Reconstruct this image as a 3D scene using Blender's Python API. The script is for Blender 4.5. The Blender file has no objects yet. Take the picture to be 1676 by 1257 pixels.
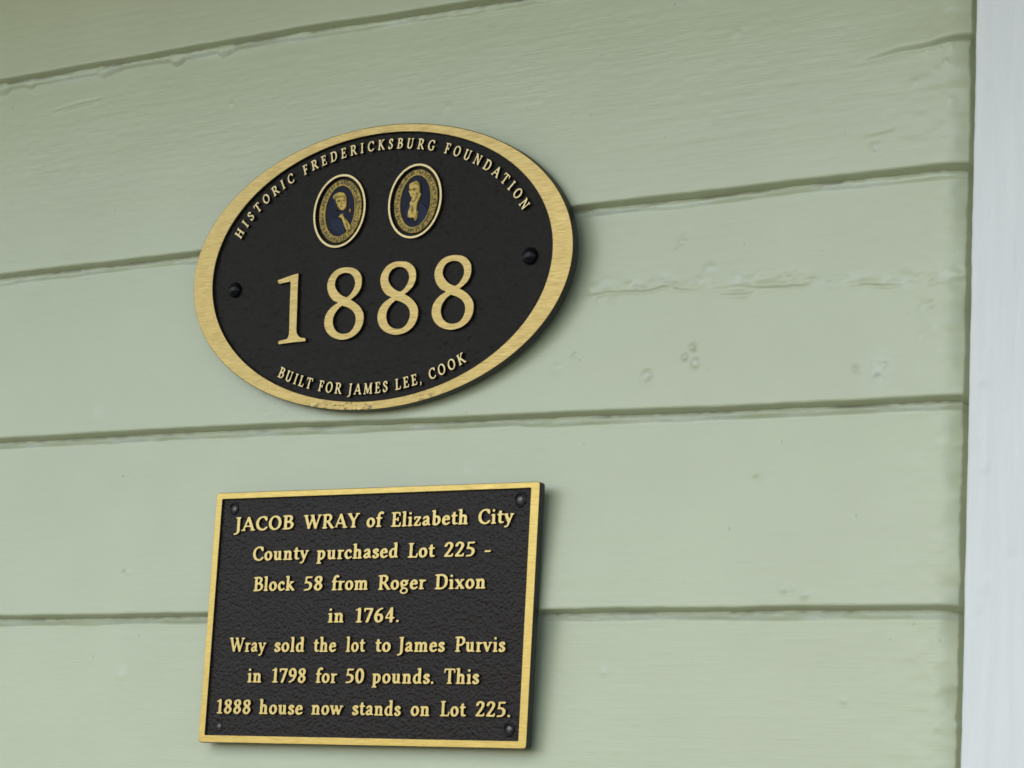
import bpy, math, random
import numpy as np
from mathutils import Matrix, Vector

R_ = math.radians
scene = bpy.context.scene
COL = scene.collection
random.seed(7)

# ------------------------------------------------------------------ camera
# world axes: X along the wall, Z up, the wall faces -Y (metres)
cd = bpy.data.cameras.new('camera'); cam = bpy.data.objects.new('camera', cd); COL.objects.link(cam)
cd.sensor_width = 36.0; cd.lens = 4070.0 * 36.0 / 1676.0
cd.clip_start = 0.05; cd.clip_end = 200.0
rx = Vector((0.816488, 0.574856, 0.053742)); dn = Vector((-0.060940, 0.178368, -0.982075)); fw = Vector((-0.574137, 0.798577, 0.180668))
M = Matrix.Identity(4)
for i in range(3):
    M[i][0] = rx[i]; M[i][1] = -dn[i]; M[i][2] = -fw[i]
M[0][3], M[1][3], M[2][3] = 0.71895, -1.0, -0.226237
cam.matrix_world = M
cd.dof.use_dof = True; cd.dof.focus_distance = 1.265; cd.dof.aperture_fstop = 22.0
scene.camera = cam

# ------------------------------------------------------------------ daylight
SUN_EL, SUN_AZ = 42.0, 200.0      # azimuth of the sun measured clockwise from +Y (the wall faces 180)
world = bpy.data.worlds.new('World'); scene.world = world; world.use_nodes = True
wn = world.node_tree.nodes; wl = world.node_tree.links
bg = wn['Background']
sky = wn.new('ShaderNodeTexSky'); sky.sky_type = 'NISHITA'; sky.sun_disc = False
sky.sun_elevation = R_(SUN_EL); sky.sun_rotation = R_(SUN_AZ)
sky.air_density = 1.0; sky.dust_density = 0.8; sky.ozone_density = 1.0
wl.new(sky.outputs[0], bg.inputs[0]); bg.inputs[1].default_value = 0.15
sd = bpy.data.lights.new('sun', 'SUN'); sun = bpy.data.objects.new('sun', sd); COL.objects.link(sun)
sd.energy = 0.6; sd.angle = R_(70.0); sd.color = (1.0, 0.985, 0.96)
sdir = Vector((math.sin(R_(SUN_AZ)) * math.cos(R_(SUN_EL)), math.cos(R_(SUN_AZ)) * math.cos(R_(SUN_EL)), math.sin(R_(SUN_EL))))
sun.rotation_euler = sdir.to_track_quat('Z', 'Y').to_euler()
vs = scene.view_settings
vs.view_transform = 'Standard'; vs.look = 'None'; vs.gamma = 1.0; vs.use_curve_mapping = False
vs.exposure = 0.62
scene.display_settings.display_device = 'sRGB'
try:
    scene.cycles.filter_width = 1.6
    scene.cycles.max_bounces = 8
except Exception:
    pass

# ------------------------------------------------------------------ materials
def new_mat(name):
    m = bpy.data.materials.new(name); m.use_nodes = True
    return m, m.node_tree.nodes, m.node_tree.links, m.node_tree.nodes['Principled BSDF']

def coords(nd, lk, scale):
    tc = nd.new('ShaderNodeTexCoord'); mp = nd.new('ShaderNodeMapping')
    mp.inputs['Scale'].default_value = scale
    lk.new(tc.outputs['Object'], mp.inputs[0]); return mp.outputs[0]

def noise(nd, lk, vec, scale, detail=3, rough=0.55):
    n = nd.new('ShaderNodeTexNoise'); n.inputs['Scale'].default_value = scale
    n.inputs['Detail'].default_value = detail; n.inputs['Roughness'].default_value = rough
    lk.new(vec, n.inputs['Vector']); return n.outputs['Fac']

def ramp(nd, lk, fac, stops):
    r = nd.new('ShaderNodeValToRGB'); lk.new(fac, r.inputs[0])
    els = r.color_ramp.elements
    while len(els) < len(stops): els.new(0.5)
    for e, (p, c) in zip(els, stops):
        e.position = p; e.color = (*c, 1) if len(c) == 3 else c
    return r.outputs[0]

def bump(nd, lk, h, strength, dist, normal=None):
    b = nd.new('ShaderNodeBump'); b.inputs['Strength'].default_value = strength; b.inputs['Distance'].default_value = dist
    lk.new(h, b.inputs['Height'])
    if normal is not None: lk.new(normal, b.inputs['Normal'])
    return b.outputs['Normal']

def paint(name, c1, c2, rough, grain, bstr, streak=False, scuff_glint=None):
    m, nd, lk, bs = new_mat(name)
    v = coords(nd, lk, grain)
    v1 = coords(nd, lk, (1, 1, 1))
    big = noise(nd, lk, v if streak else v1, 22 if streak else 14, 5, 0.6)
    col = ramp(nd, lk, big, [(0.34, c1), (0.66, c2)])
    if scuff_glint:
        # pale mask: worn primer spots plus painted-in glints on bumps and bead, noise-broken
        at = nd.new('ShaderNodeAttribute'); at.attribute_name = 'scuff_glint'
        sn = noise(nd, lk, v1, 700, 3, 0.6)
        ad = nd.new('ShaderNodeMath'); ad.operation = 'MULTIPLY'; lk.new(at.outputs['Fac'], ad.inputs[0])
        lk.new(ramp(nd, lk, sn, [(0.36, (.45,) * 3), (0.56, (1,) * 3)]), ad.inputs[1])
        mx = nd.new('ShaderNodeMix'); mx.data_type = 'RGBA'; lk.new(ad.outputs[0], mx.inputs[0]); lk.new(col, mx.inputs[6]); mx.inputs[7].default_value = (*scuff_glint, 1)
        # a little grime: sparse dark specks and faint dull patches
        gn = noise(nd, lk, v1, 260, 2, 0.5)
        gm = ramp(nd, lk, gn, [(0.76, (0, 0, 0)), (0.79, (.5,) * 3)])
        mg = nd.new('ShaderNodeMix'); mg.data_type = 'RGBA'; lk.new(gm, mg.inputs[0]); lk.new(mx.outputs[2], mg.inputs[6]); mg.inputs[7].default_value = (0.20, 0.20, 0.15, 1)
        pn = noise(nd, lk, coords(nd, lk, (1, 1, 2.2)), 5.5, 5, 0.65)
        pm = ramp(nd, lk, pn, [(0.42, (0, 0, 0)), (0.68, (.16,) * 3)])
        mp_ = nd.new('ShaderNodeMix'); mp_.data_type = 'RGBA'; lk.new(pm, mp_.inputs[0]); lk.new(mg.outputs[2], mp_.inputs[6]); mp_.inputs[7].default_value = (0.50, 0.50, 0.36, 1)
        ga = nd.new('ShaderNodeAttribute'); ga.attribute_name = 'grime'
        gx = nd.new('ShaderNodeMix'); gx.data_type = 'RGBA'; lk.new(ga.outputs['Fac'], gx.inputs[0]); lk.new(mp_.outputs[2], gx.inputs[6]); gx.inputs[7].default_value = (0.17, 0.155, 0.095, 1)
        col = gx.outputs[2]
    lk.new(col, bs.inputs['Base Color'])
    f = noise(nd, lk, v, 60, 4, 0.6)
    f2 = noise(nd, lk, v1, 420, 2, 0.5)
    f3 = noise(nd, lk, v, 13, 2, 0.5)
    n1 = bump(nd, lk, f, bstr, 0.0004)
    n2 = bump(nd, lk, f2, bstr * 0.07, 0.0002, n1)
    n3 = bump(nd, lk, f3, bstr * 0.35, 0.0006, n2)
    hair = noise(nd, lk, coords(nd, lk, tuple(0.22 if g == 1.0 else g * 0.9 for g in grain)), 170, 3, 0.6)      # bristle marks of the brush
    n4 = bump(nd, lk, hair, 0.40, 0.00022, n3)
    lk.new(n4, bs.inputs['Normal'])
    rr = ramp(nd, lk, f2, [(0.3, (rough - .02,) * 3), (0.7, (rough + .03,) * 3)])
    lk.new(rr, bs.inputs['Roughness'])
    return m

M_GREEN = paint('sage_green_paint', (0.530, 0.562, 0.370), (0.552, 0.585, 0.388), 0.30, (1.0, 1.0, 7.0), 0.17, False, (0.76, 0.79, 0.74))
M_WHITE = paint('white_paint', (0.785, 0.79, 0.745), (0.82, 0.825, 0.78), 0.40, (9.0, 1.0, 0.8), 0.9, True)
M_SHADE_EAVE = paint('cream_paint', (0.74, 0.61, 0.37), (0.77, 0.64, 0.40), 0.6, (1, 1, 1), 0.2)
M_GROUND = paint('pale_concrete', (0.25, 0.225, 0.15), (0.29, 0.26, 0.18), 0.85, (1, 1, 1), 0.3)

def brass(name, c1, c2, wear):
    m, nd, lk, bs = new_mat(name)
    v = coords(nd, lk, (4.0, 1.0, 130.0))
    s1 = noise(nd, lk, v, 22, 5, 0.7)
    v2 = coords(nd, lk, (9.0, 1.0, 420.0))
    s2 = noise(nd, lk, v2, 18, 3, 0.6)
    mx = nd.new('ShaderNodeMix'); mx.data_type = 'FLOAT'; mx.inputs[0].default_value = 0.4
    lk.new(s1, mx.inputs[2]); lk.new(s2, mx.inputs[3])
    col = ramp(nd, lk, mx.outputs[0], [(0.38, c1), (0.50, tuple((a + b) / 2 for a, b in zip(c1, c2))), (0.62, c2)])
    bs.inputs['Metallic'].default_value = 0.85
    lk.new(ramp(nd, lk, mx.outputs[0], [(0.3, (.46,) * 3), (0.7, (.34,) * 3)]), bs.inputs['Roughness'])
    bs.inputs['Anisotropic'].default_value = 0.4
    if wear:
        # dark chips of lost lacquer along the lower lip of the rim
        sp = nd.new('ShaderNodeSeparateXYZ'); tc = nd.new('ShaderNodeTexCoord'); lk.new(tc.outputs['Object'], sp.inputs[0])
        mr = nd.new('ShaderNodeMapRange'); lk.new(sp.outputs['Z'], mr.inputs[0])
        mr.inputs[1].default_value = -0.068; mr.inputs[2].default_value = -0.0745; mr.inputs[3].default_value = 0; mr.inputs[4].default_value = 1
        ch = noise(nd, lk, coords(nd, lk, (0.55, 1, 1.5)), 520, 4, 0.65)
        chm = ramp(nd, lk, ch, [(0.54, (0, 0, 0)), (0.58, (1, 1, 1))])
        lo = noise(nd, lk, coords(nd, lk, (1, 1, 1)), 45, 1)
        lom = ramp(nd, lk, lo, [(0.44, (0, 0, 0)), (0.52, (1, 1, 1))])
        a = nd.new('ShaderNodeMath'); a.operation = 'MULTIPLY'; lk.new(chm, a.inputs[0]); lk.new(mr.outputs[0], a.inputs[1])
        a2 = nd.new('ShaderNodeMath'); a2.operation = 'MULTIPLY'; lk.new(a.outputs[0], a2.inputs[0]); lk.new(lom, a2.inputs[1])
        mc = nd.new('ShaderNodeMix'); mc.data_type = 'RGBA'; lk.new(a2.outputs[0], mc.inputs[0]); lk.new(col, mc.inputs[6])
        mc.inputs[7].default_value = (0.10, 0.085, 0.05, 1); col = mc.outputs[2]
    lk.new(col, bs.inputs['Base Color'])
    lk.new(bump(nd, lk, mx.outputs[0], 0.16, 0.0002), bs.inputs['Normal'])
    return m

M_BRASS = brass('brushed_brass_aged', (0.28, 0.190, 0.060), (0.55, 0.402, 0.150), True)
M_BRASS3 = brass('brass_pale', (0.44, 0.335, 0.150), (0.58, 0.455, 0.225), False)
M_BRASS4 = brass('brass_lettering', (0.51, 0.385, 0.145), (0.62, 0.475, 0.195), False)
M_BRASS2 = brass('brushed_brass_bright', (0.44, 0.305, 0.085), (0.68, 0.505, 0.170), False)

def cast(name, c, rough, scale, strength, dist, spec=0.5):
    m, nd, lk, bs = new_mat(name)
    v = coords(nd, lk, (1.0, 1.0, 1.55))
    n1 = noise(nd, lk, v, scale, 3, 0.55)
    n2 = noise(nd, lk, v, scale * 3.2, 2, 0.5)
    lk.new(ramp(nd, lk, n1, [(0.3, tuple(x * .85 for x in c)), (0.7, tuple(x * 1.15 for x in c))]), bs.inputs['Base Color'])
    bs.inputs['Roughness'].default_value = rough
    bs.inputs['Specular IOR Level'].default_value = spec
    b1 = bump(nd, lk, n1, strength, dist)
    lk.new(bump(nd, lk, n2, strength * .5, dist * .4, b1), bs.inputs['Normal'])
    return m

M_DARK = cast('dark_bronze_leatherette_fine', (0.0128, 0.0096, 0.0062), 0.46, 700, 0.5, 0.0003, 0.14)
M_DARK2 = cast('dark_bronze_leatherette_coarse', (0.0165, 0.0115, 0.0088), 0.34, 900, 0.5, 0.0004, 0.19)
M_SIDE = cast('dark_bronze_smooth', (0.014, 0.0145, 0.0155), 0.40, 300, 0.15, 0.0003)
M_SCREW = cast('black_screw', (0.004, 0.004, 0.0055), 0.26, 500, 0.08, 0.0002, 0.22)
M_STEEL = cast('dull_screw_steel', (0.11, 0.10, 0.085), 0.35, 800, 0.2, 0.0002, 0.8)
M_ENAMEL = cast('blue_enamel', (0.0035, 0.0065, 0.022), 0.45, 900, 0.5, 0.0006, 0.2)
M_ENAMEL2 = cast('paler_blue_enamel', (0.010, 0.017, 0.042), 0.45, 900, 0.5, 0.0006, 0.2)

def gilt(name, lo, hi, scale):
    m, nd, lk, bs = new_mat(name)
    v = coords(nd, lk, (1, 1, 1))
    n1 = noise(nd, lk, v, scale, 3, 0.7)
    lk.new(ramp(nd, lk, n1, [(0.36, lo), (0.62, hi)]), bs.inputs['Base Color'])
    bs.inputs['Metallic'].default_value = 0.35; bs.inputs['Roughness'].default_value = 0.45
    lk.new(bump(nd, lk, n1, 0.6, 0.0004), bs.inputs['Normal'])
    return m

M_GILT = gilt('speckled_gilt', (0.060, 0.036, 0.004), (0.46, 0.315, 0.050), 800)
M_GILT2 = gilt('gilt_portrait', (0.34, 0.215, 0.035), (0.60, 0.43, 0.10), 650)
M_INK = cast('dark_olive_ink', (0.045, 0.036, 0.012), 0.5, 800, 0.2, 0.0002)

# ------------------------------------------------------------------ builders
def tag(o, label=None, cat=None, group=None, kind=None):
    if label: o['label'] = label
    if cat: o['category'] = cat
    if group: o['group'] = group
    if kind: o['kind'] = kind
    return o

def empty(name, loc):
    o = bpy.data.objects.new(name, None); COL.objects.link(o); o.location = loc
    o.empty_display_size = 0.02; return o

def link(name, me, mats, parent=None, at=(0, 0, 0)):
    for m in (mats if isinstance(mats, (list, tuple)) else [mats]): me.materials.append(m)
    o = bpy.data.objects.new(name, me); COL.objects.link(o)
    o.parent = parent; o.location = at
    return o

def shade(me, flag=True):
    me.polygons.foreach_set('use_smooth', [flag] * len(me.polygons))

def prism(contours, front, back, bevel=0.0, two=False, res=0):
    """closed outlines (wall x, wall z) filled even-odd and given real thickness between depths front<back (Y)"""
    cu = bpy.data.curves.new('c', 'CURVE'); cu.dimensions = '2D'; cu.fill_mode = 'BOTH'
    for c in contours:
        sp = cu.splines.new('POLY'); sp.points.add(len(c) - 1)
        sp.points.foreach_set('co', np.array([(x, y, 0, 1) for x, y in c], dtype=np.float32).ravel())
        sp.use_cyclic_u = True
    th = back - front
    cu.extrude = th / 2 - bevel; cu.bevel_depth = bevel; cu.bevel_resolution = res
    cu.offset = -bevel
    tmp = bpy.data.objects.new('c', cu); COL.objects.link(tmp)
    dg = bpy.context.evaluated_depsgraph_get()
    me = bpy.data.meshes.new_from_object(tmp.evaluated_get(dg))
    bpy.data.objects.remove(tmp); bpy.data.curves.remove(cu)
    me.materials.clear()
    co = np.empty(len(me.vertices) * 3, dtype=np.float32); me.vertices.foreach_get('co', co); co = co.reshape(-1, 3)
    out = np.stack([co[:, 0], (front + back) / 2 - co[:, 2], co[:, 1]], 1)
    me.vertices.foreach_set('co', out.astype(np.float32).ravel()); me.update()
    if two:     # slot 0 on the flat polished face, slot 1 on the flanks
        for p in me.polygons: p.material_index = 0 if p.normal.y < -0.8 else 1
    return me

def merge(meshes):
    V = []; F = []; MI = []; n = 0
    for me in meshes:
        V += [tuple(v.co) for v in me.vertices]
        for p in me.polygons:
            F.append([n + i for i in p.vertices]); MI.append(p.material_index)
        n = len(V)
    out = bpy.data.meshes.new('m'); out.from_pydata(V, [], F); out.polygons.foreach_set('material_index', MI); out.update()
    for me in meshes: bpy.data.meshes.remove(me)
    return out

def lathe(prof, seg=40, sx=1.0):
    """profile (radius, y) turned about the wall normal"""
    V = []; F = []
    for r, y in prof:
        for k in range(seg):
            a = 2 * math.pi * k / seg
            V.append((r * math.cos(a), y, r * math.sin(a)))
    for j in range(len(prof) - 1):
        for k in range(seg):
            a = j * seg + k; b = j * seg + (k + 1) % seg
            F.append((a, b, b + seg, a + seg))
    F.append(list(range((len(prof) - 1) * seg, len(prof) * seg)))
    me = bpy.data.meshes.new('l'); me.from_pydata(V, [], F); me.update(); shade(me)
    return me

def ellipse(cx, cz, a, b, n=96, rot=0.0):
    c, s = math.cos(rot), math.sin(rot); out = []
    for k in range(n):
        t = 2 * math.pi * k / n; x, z = a * math.cos(t), b * math.sin(t)
        out.append((cx + x * c - z * s, cz + x * s + z * c))
    return out

def catmull(pts, n=6, closed=False):
    P = [np.array(p, float) for p in pts]; N = len(P); out = []
    rng = range(N) if closed else range(N - 1)
    for i in rng:
        p1, p2 = P[i], P[(i + 1) % N]
        p0 = P[i - 1] if (closed or i > 0) else 2 * p1 - p2
        p3 = P[(i + 2) % N] if (closed or i + 2 < N) else 2 * p2 - p1
        for k in range(n):
            t = k / n
            out.append(0.5 * ((2 * p1) + (-p0 + p2) * t + (2 * p0 - 5 * p1 + 4 * p2 - p3) * t * t + (-p0 + 3 * p1 - 3 * p2 + p3) * t ** 3))
    if not closed: out.append(P[-1])
    return [tuple(p) for p in out]

# ------------------------------------------------------------------ raised lettering, drawn with a broad pen
# cap height 1, pens: n = broad nib, t = thin, s = serif; kinds: l = straight, c = curved
def g_stem(x, y0, y1): return ('n', 'l', [(x, y0), (x, y1)])
def g_t(*p): return ('t', 'l', list(p))
def g_n(*p): return ('n', 'l', list(p))
def g_c(*p): return ('n', 'c', list(p))
def g_s(x, y, l=.13, r=None): return ('s', 'l', [(x - l, y), (x + (l if r is None else r), y)])
def g_v(*p): return ('s', 'l', list(p))
def g_o(cx, cy, a, b): return ('n', 'l', [(cx + a * math.cos(t * math.pi / 24), cy + b * math.sin(t * math.pi / 24)) for t in range(49)])
B, T, X = .05, .95, .61
ARCH = lambda x: [g_c((x, .44), (x + .11, .58), (x + .22, .60), (x + .295, .5), (x + .30, .3)), g_stem(x + .30, .35, B)]
GLYPH = {
 'A': (.87, [g_t((.13, B), (.43, T)), g_n((.43, .93), (.74, B)), g_t((.24, .33), (.60, .33)), g_s(.13, B, .1), g_s(.74, B, .12, .11)]),
 'B': (.72, [g_stem(.21, B, T), g_c((.21, T), (.40, T), (.54, .88), (.55, .72), (.45, .57), (.24, .53)), g_c((.24, .53), (.46, .52), (.61, .42), (.62, .25), (.50, .09), (.21, B)), g_s(.16, B, .1, .05), g_s(.16, T, .1, .05)]),
 'C': (.79, [g_c((.68, .78), (.62, .90), (.48, T), (.28, .88), (.15, .68), (.13, .42), (.24, .16), (.46, B), (.62, .09), (.71, .20)), g_v((.70, .70), (.69, .93))]),
 'D': (.86, [g_stem(.21, B, T), g_c((.21, T), (.45, T), (.66, .83), (.73, .55), (.68, .26), (.50, .08), (.21, B)), g_s(.16, B, .1, .05), g_s(.16, T, .1, .05)]),
 'E': (.68, [g_stem(.21, B, T), g_t((.21, T), (.55, T)), g_v((.55, T), (.575, .77)), g_t((.21, .51), (.45, .51)), g_v((.46, .41), (.46, .61)), g_t((.21, B), (.58, B)), g_v((.58, B), (.625, .25)), g_s(.16, B, .1, .05), g_s(.16, T, .1, .05)]),
 'F': (.62, [g_stem(.21, B, T), g_t((.21, T), (.53, T)), g_v((.53, T), (.555, .76)), g_t((.21, .49), (.44, .49)), g_v((.45, .39), (.45, .59)), g_s(.21, B), g_s(.16, T, .1, .05)]),
 'G': (.86, [g_c((.70, .79), (.63, .90), (.48, T), (.28, .88), (.15, .68), (.13, .42), (.24, .16), (.46, B), (.60, .07), (.70, .14)), g_v((.71, .72), (.70, .93)), g_stem(.70, .12, .40), g_s(.69, .41, .11, .1)]),
 'H': (.90, [g_stem(.21, B, T), g_stem(.69, B, T), g_t((.21, .50), (.69, .50)), g_s(.21, B), g_s(.21, T), g_s(.69, B), g_s(.69, T)]),
 'I': (.42, [g_stem(.21, B, T), g_s(.21, B), g_s(.21, T)]),
 'J': (.44, [g_stem(.25, .2, T), g_c((.25, .3), (.25, .0), (.18, -.14), (.05, -.19)), g_s(.24, T, .13, .12)]),
 'K': (.82, [g_stem(.21, B, T), g_t((.26, .47), (.62, T)), g_n((.36, .57), (.72, B)), g_s(.21, B), g_s(.21, T), g_s(.62, T, .1), g_s(.72, B, .07, .1)]),
 'L': (.66, [g_stem(.21, B, T), g_t((.21, B), (.57, B)), g_v((.57, B), (.615, .27)), g_s(.16, B, .1, .05), g_s(.21, T)]),
 'M': (1.04, [g_t((.16, B), (.21, T)), g_n((.22, T), (.50, .10)), g_t((.50, .10), (.81, T)), g_n((.81, T), (.86, B)), g_s(.16, B, .1), g_s(.86, B, .12), g_s(.18, T, .1, .03), g_s(.84, T, .03, .1)]),
 'N': (.90, [g_t((.19, B), (.19, T)), g_n((.20, T), (.69, .10)), g_t((.70, .07), (.70, T)), g_s(.19, B, .11), g_s(.70, T, .11), g_s(.16, T, .1, .03)]),
 'O': (.89, [g_o(.445, .50, .315, .45)]),
 'P': (.68, [g_stem(.21, B, T), g_c((.21, T), (.44, T), (.59, .84), (.59, .62), (.46, .47), (.27, .45)), g_s(.21, B, .13, .14), g_s(.16, T, .1, .05)]),
 'R': (.80, [g_stem(.21, B, T), g_c((.21, T), (.43, T), (.57, .85), (.57, .65), (.45, .51), (.27, .49)), g_n((.41, .49), (.71, B)), g_s(.21, B), g_s(.16, T, .1, .05), g_s(.71, B, .05, .1)]),
 'S': (.60, [g_c((.46, .78), (.41, .90), (.30, T), (.17, .89), (.14, .72), (.27, .56), (.42, .43), (.475, .26), (.39, .10), (.26, B), (.15, .10), (.11, .22)), g_v((.47, .73), (.465, .93)), g_v((.10, .07), (.095, .28))]),
 'T': (.76, [g_stem(.38, B, T), g_t((.08, T), (.68, T)), g_v((.08, T), (.055, .75)), g_v((.68, T), (.705, .75)), g_s(.38, B)]),
 'U': (.86, [g_stem(.20, .33, T), g_c((.20, .38), (.23, .15), (.40, B), (.57, .10), (.65, .34)), g_t((.65, .30), (.65, T)), g_s(.20, T), g_s(.65, T, .11)]),
 'W': (1.20, [g_n((.13, T), (.37, .07)), g_t((.37, .06), (.60, .90)), g_n((.57, T), (.82, .07)), g_t((.82, .06), (1.06, T)), g_s(.12, T, .1, .12), g_s(.56, T, .1, .1), g_s(1.06, T, .1, .1)]),
 'Y': (.80, [g_n((.12, T), (.39, .47)), g_t((.66, T), (.41, .47)), g_stem(.40, B, .48), g_s(.12, T, .1, .12), g_s(.66, T, .1), g_s(.40, B)]),
 'a': (.58, [g_c((.13, .50), (.20, .59), (.31, .61), (.385, .52), (.39, .36)), g_stem(.39, .14, .42), g_t((.39, .10), (.51, .07)), g_c((.39, .37), (.22, .32), (.12, .20), (.16, .08), (.27, .07), (.39, .16))]),
 'b': (.64, [g_stem(.18, .08, .98), g_c((.18, .48), (.30, .60), (.45, .54), (.505, .34), (.45, .14), (.31, B), (.18, .11)), g_v((.06, .97), (.18, 1.0))]),
 'c': (.53, [g_c((.43, .48), (.37, .59), (.27, .61), (.15, .50), (.11, .32), (.18, .12), (.30, B), (.45, .13))]),
 'd': (.66, [g_c((.45, .54), (.31, .61), (.17, .51), (.115, .32), (.16, .12), (.28, B), (.45, .15)), g_stem(.46, .08, .98), g_v((.34, .97), (.46, 1.0)), g_s(.46, .055, .02, .12)]),
 'e': (.56, [g_t((.13, .35), (.44, .38)), g_c((.445, .38), (.41, .54), (.29, .61), (.16, .51), (.11, .32), (.17, .12), (.31, B), (.46, .14))]),
 'f': (.40, [g_c((.43, .93), (.35, 1.0), (.26, .95), (.20, .82), (.19, .6)), g_stem(.19, B, .7), g_t((.06, .61), (.37, .61)), g_s(.19, B, .12, .15)]),
 'g': (.60, [g_o(.27, .44, .165, .165), g_v((.38, .57), (.53, .62)), ('t', 'c', [(.18, .30), (.12, .21), (.19, .12), (.38, .08), (.48, -.02), (.44, -.18), (.26, -.24), (.10, -.18), (.09, -.06), (.20, .08)])]),
 'h': (.68, [g_stem(.18, B, .98), g_v((.06, .97), (.18, 1.0)), g_s(.18, B, .12), g_s(.48, B, .1, .12)] + ARCH(.18)),
 'i': (.36, [g_stem(.18, B, .59), ('d', 'l', [(.17, .88)]), g_v((.06, .59), (.18, .62)), g_s(.18, B, .12)]),
 'k': (.66, [g_stem(.18, B, .98), g_v((.06, .97), (.18, 1.0)), g_t((.20, .28), (.47, .60)), g_n((.29, .38), (.56, B)), g_s(.18, B, .12), g_s(.47, .61, .1), g_s(.56, B, .06, .08)]),
 'l': (.36, [g_stem(.18, B, .98), g_v((.06, .97), (.18, 1.0)), g_s(.18, B, .12)]),
 'm': (.98, [g_stem(.18, B, .59), g_v((.06, .59), (.18, .62)), g_s(.18, B, .11), g_s(.48, B, .09), g_s(.78, B, .1, .12)] + ARCH(.18) + ARCH(.48)),
 'n': (.68, [g_stem(.18, B, .59), g_v((.06, .59), (.18, .62)), g_s(.18, B, .12), g_s(.48, B, .1, .12)] + ARCH(.18)),
 'o': (.60, [g_o(.30, .33, .19, .28)]),
 'p': (.66, [g_stem(.18, -.22, .59), g_v((.06, .59), (.18, .62)), g_c((.18, .48), (.30, .60), (.45, .54), (.505, .34), (.45, .14), (.31, B), (.18, .11)), g_s(.18, -.24, .12, .13)]),
 'r': (.46, [g_stem(.18, B, .59), g_v((.06, .59), (.18, .62)), g_c((.18, .44), (.26, .56), (.39, .58)), g_s(.18, B, .12, .14)]),
 's': (.47, [g_c((.36, .50), (.32, .59), (.22, .61), (.13, .54), (.14, .43), (.25, .34), (.36, .24), (.36, .12), (.25, B), (.14, .07), (.10, .17))]),
 't': (.42, [g_c((.20, .80), (.19, .60), (.19, .22), (.24, .08), (.36, .08)), g_t((.06, .60), (.37, .61))]),
 'u': (.68, [g_stem(.18, .2, .60), g_c((.18, .25), (.21, .10), (.31, .06), (.46, .16)), g_stem(.47, .08, .60), g_s(.47, .055, .02, .12), g_v((.06, .60), (.18, .61)), g_v((.36, .60), (.47, .61))]),
 'v': (.62, [g_n((.11, .60), (.31, .08)), g_t((.31, .07), (.50, .60)), g_s(.11, .61, .08, .1), g_s(.50, .61, .09, .08)]),
 'w': (.92, [g_n((.11, .60), (.29, .08)), g_t((.29, .07), (.46, .58)), g_n((.44, .60), (.62, .08)), g_t((.62, .07), (.81, .60)), g_s(.11, .61, .08, .1), g_s(.44, .61, .06, .06), g_s(.81, .61, .09, .08)]),
 'x': (.62, [g_n((.13, .60), (.49, .07)), g_t((.47, .60), (.14, .07)), g_s(.12, .61, .08, .09), g_s(.47, .61, .08), g_s(.14, B, .08), g_s(.49, B, .09, .08)]),
 'y': (.62, [g_n((.11, .60), (.31, .09)), g_t((.50, .60), (.25, -.12)), ('t', 'c', [(.26, -.10), (.19, -.20), (.08, -.21)]), g_s(.11, .61, .08, .1), g_s(.50, .61, .09, .08)]),
 'z': (.53, [g_t((.10, .60), (.43, .60)), g_n((.41, .57), (.12, .09)), g_t((.10, .055), (.43, .055)), g_v((.10, .60), (.085, .47)), g_v((.43, .055), (.455, .20))]),
 '0': (.62, [g_o(.31, .50, .195, .45)]),
 '1': (.52, [g_stem(.29, B, T), g_v((.10, .84), (.29, T)), g_s(.28, B, .15, .16)]),
 '2': (.62, [g_c((.13, .74), (.18, .88), (.30, T), (.45, .88), (.47, .70), (.35, .44), (.13, .10)), g_n((.14, .075), (.49, .075)), g_v((.50, .08), (.54, .21))]),
 '4': (.64, [g_t((.40, .93), (.09, .30)), g_t((.09, .30), (.57, .30)), g_stem(.41, B, T)]),
 '5': (.62, [g_n((.20, .92), (.48, .92)), g_t((.19, .92), (.155, .56)), g_c((.155, .55), (.30, .57), (.45, .46), (.47, .27), (.35, .09), (.13, .06))]),
 '6': (.63, [g_c((.47, .93), (.29, .82), (.15, .56), (.13, .30), (.21, .10), (.33, B), (.47, .17), (.48, .40), (.36, .54), (.17, .46))]),
 '7': (.60, [g_n((.10, .92), (.50, .92)), g_n((.50, .90), (.24, B)), g_v((.10, .93), (.08, .76))]),
 '8': (.63, [g_c((.33, T), (.18, .88), (.16, .70), (.30, .54), (.45, .40), (.48, .24), (.38, .08), (.30, B), (.17, .12), (.13, .28), (.24, .46), (.40, .58), (.47, .74), (.43, .90), (.33, T))]),
 '9': (.63, [g_c((.16, .07), (.34, .18), (.48, .44), (.50, .70), (.42, .90), (.30, T), (.16, .83), (.15, .60), (.27, .46), (.46, .54))]),
 '.': (.26, [('d', 'l', [(.13, .085)])]),
 ',': (.26, [('d', 'l', [(.13, .085)]), g_v((.16, .06), (.08, -.15))]),
 '-': (.42, [g_n((.10, .34), (.32, .34))]),
}
PENS = {'bold': dict(n=(.098, .066, 18), t=(.060, .060, 0), s=(.053, .053, 0), d=(.094, .094, 0)),
        'book': dict(n=(.092, .062, 18), t=(.060, .060, 0), s=(.052, .052, 0), d=(.080, .080, 0))}
_cache = {}

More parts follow.
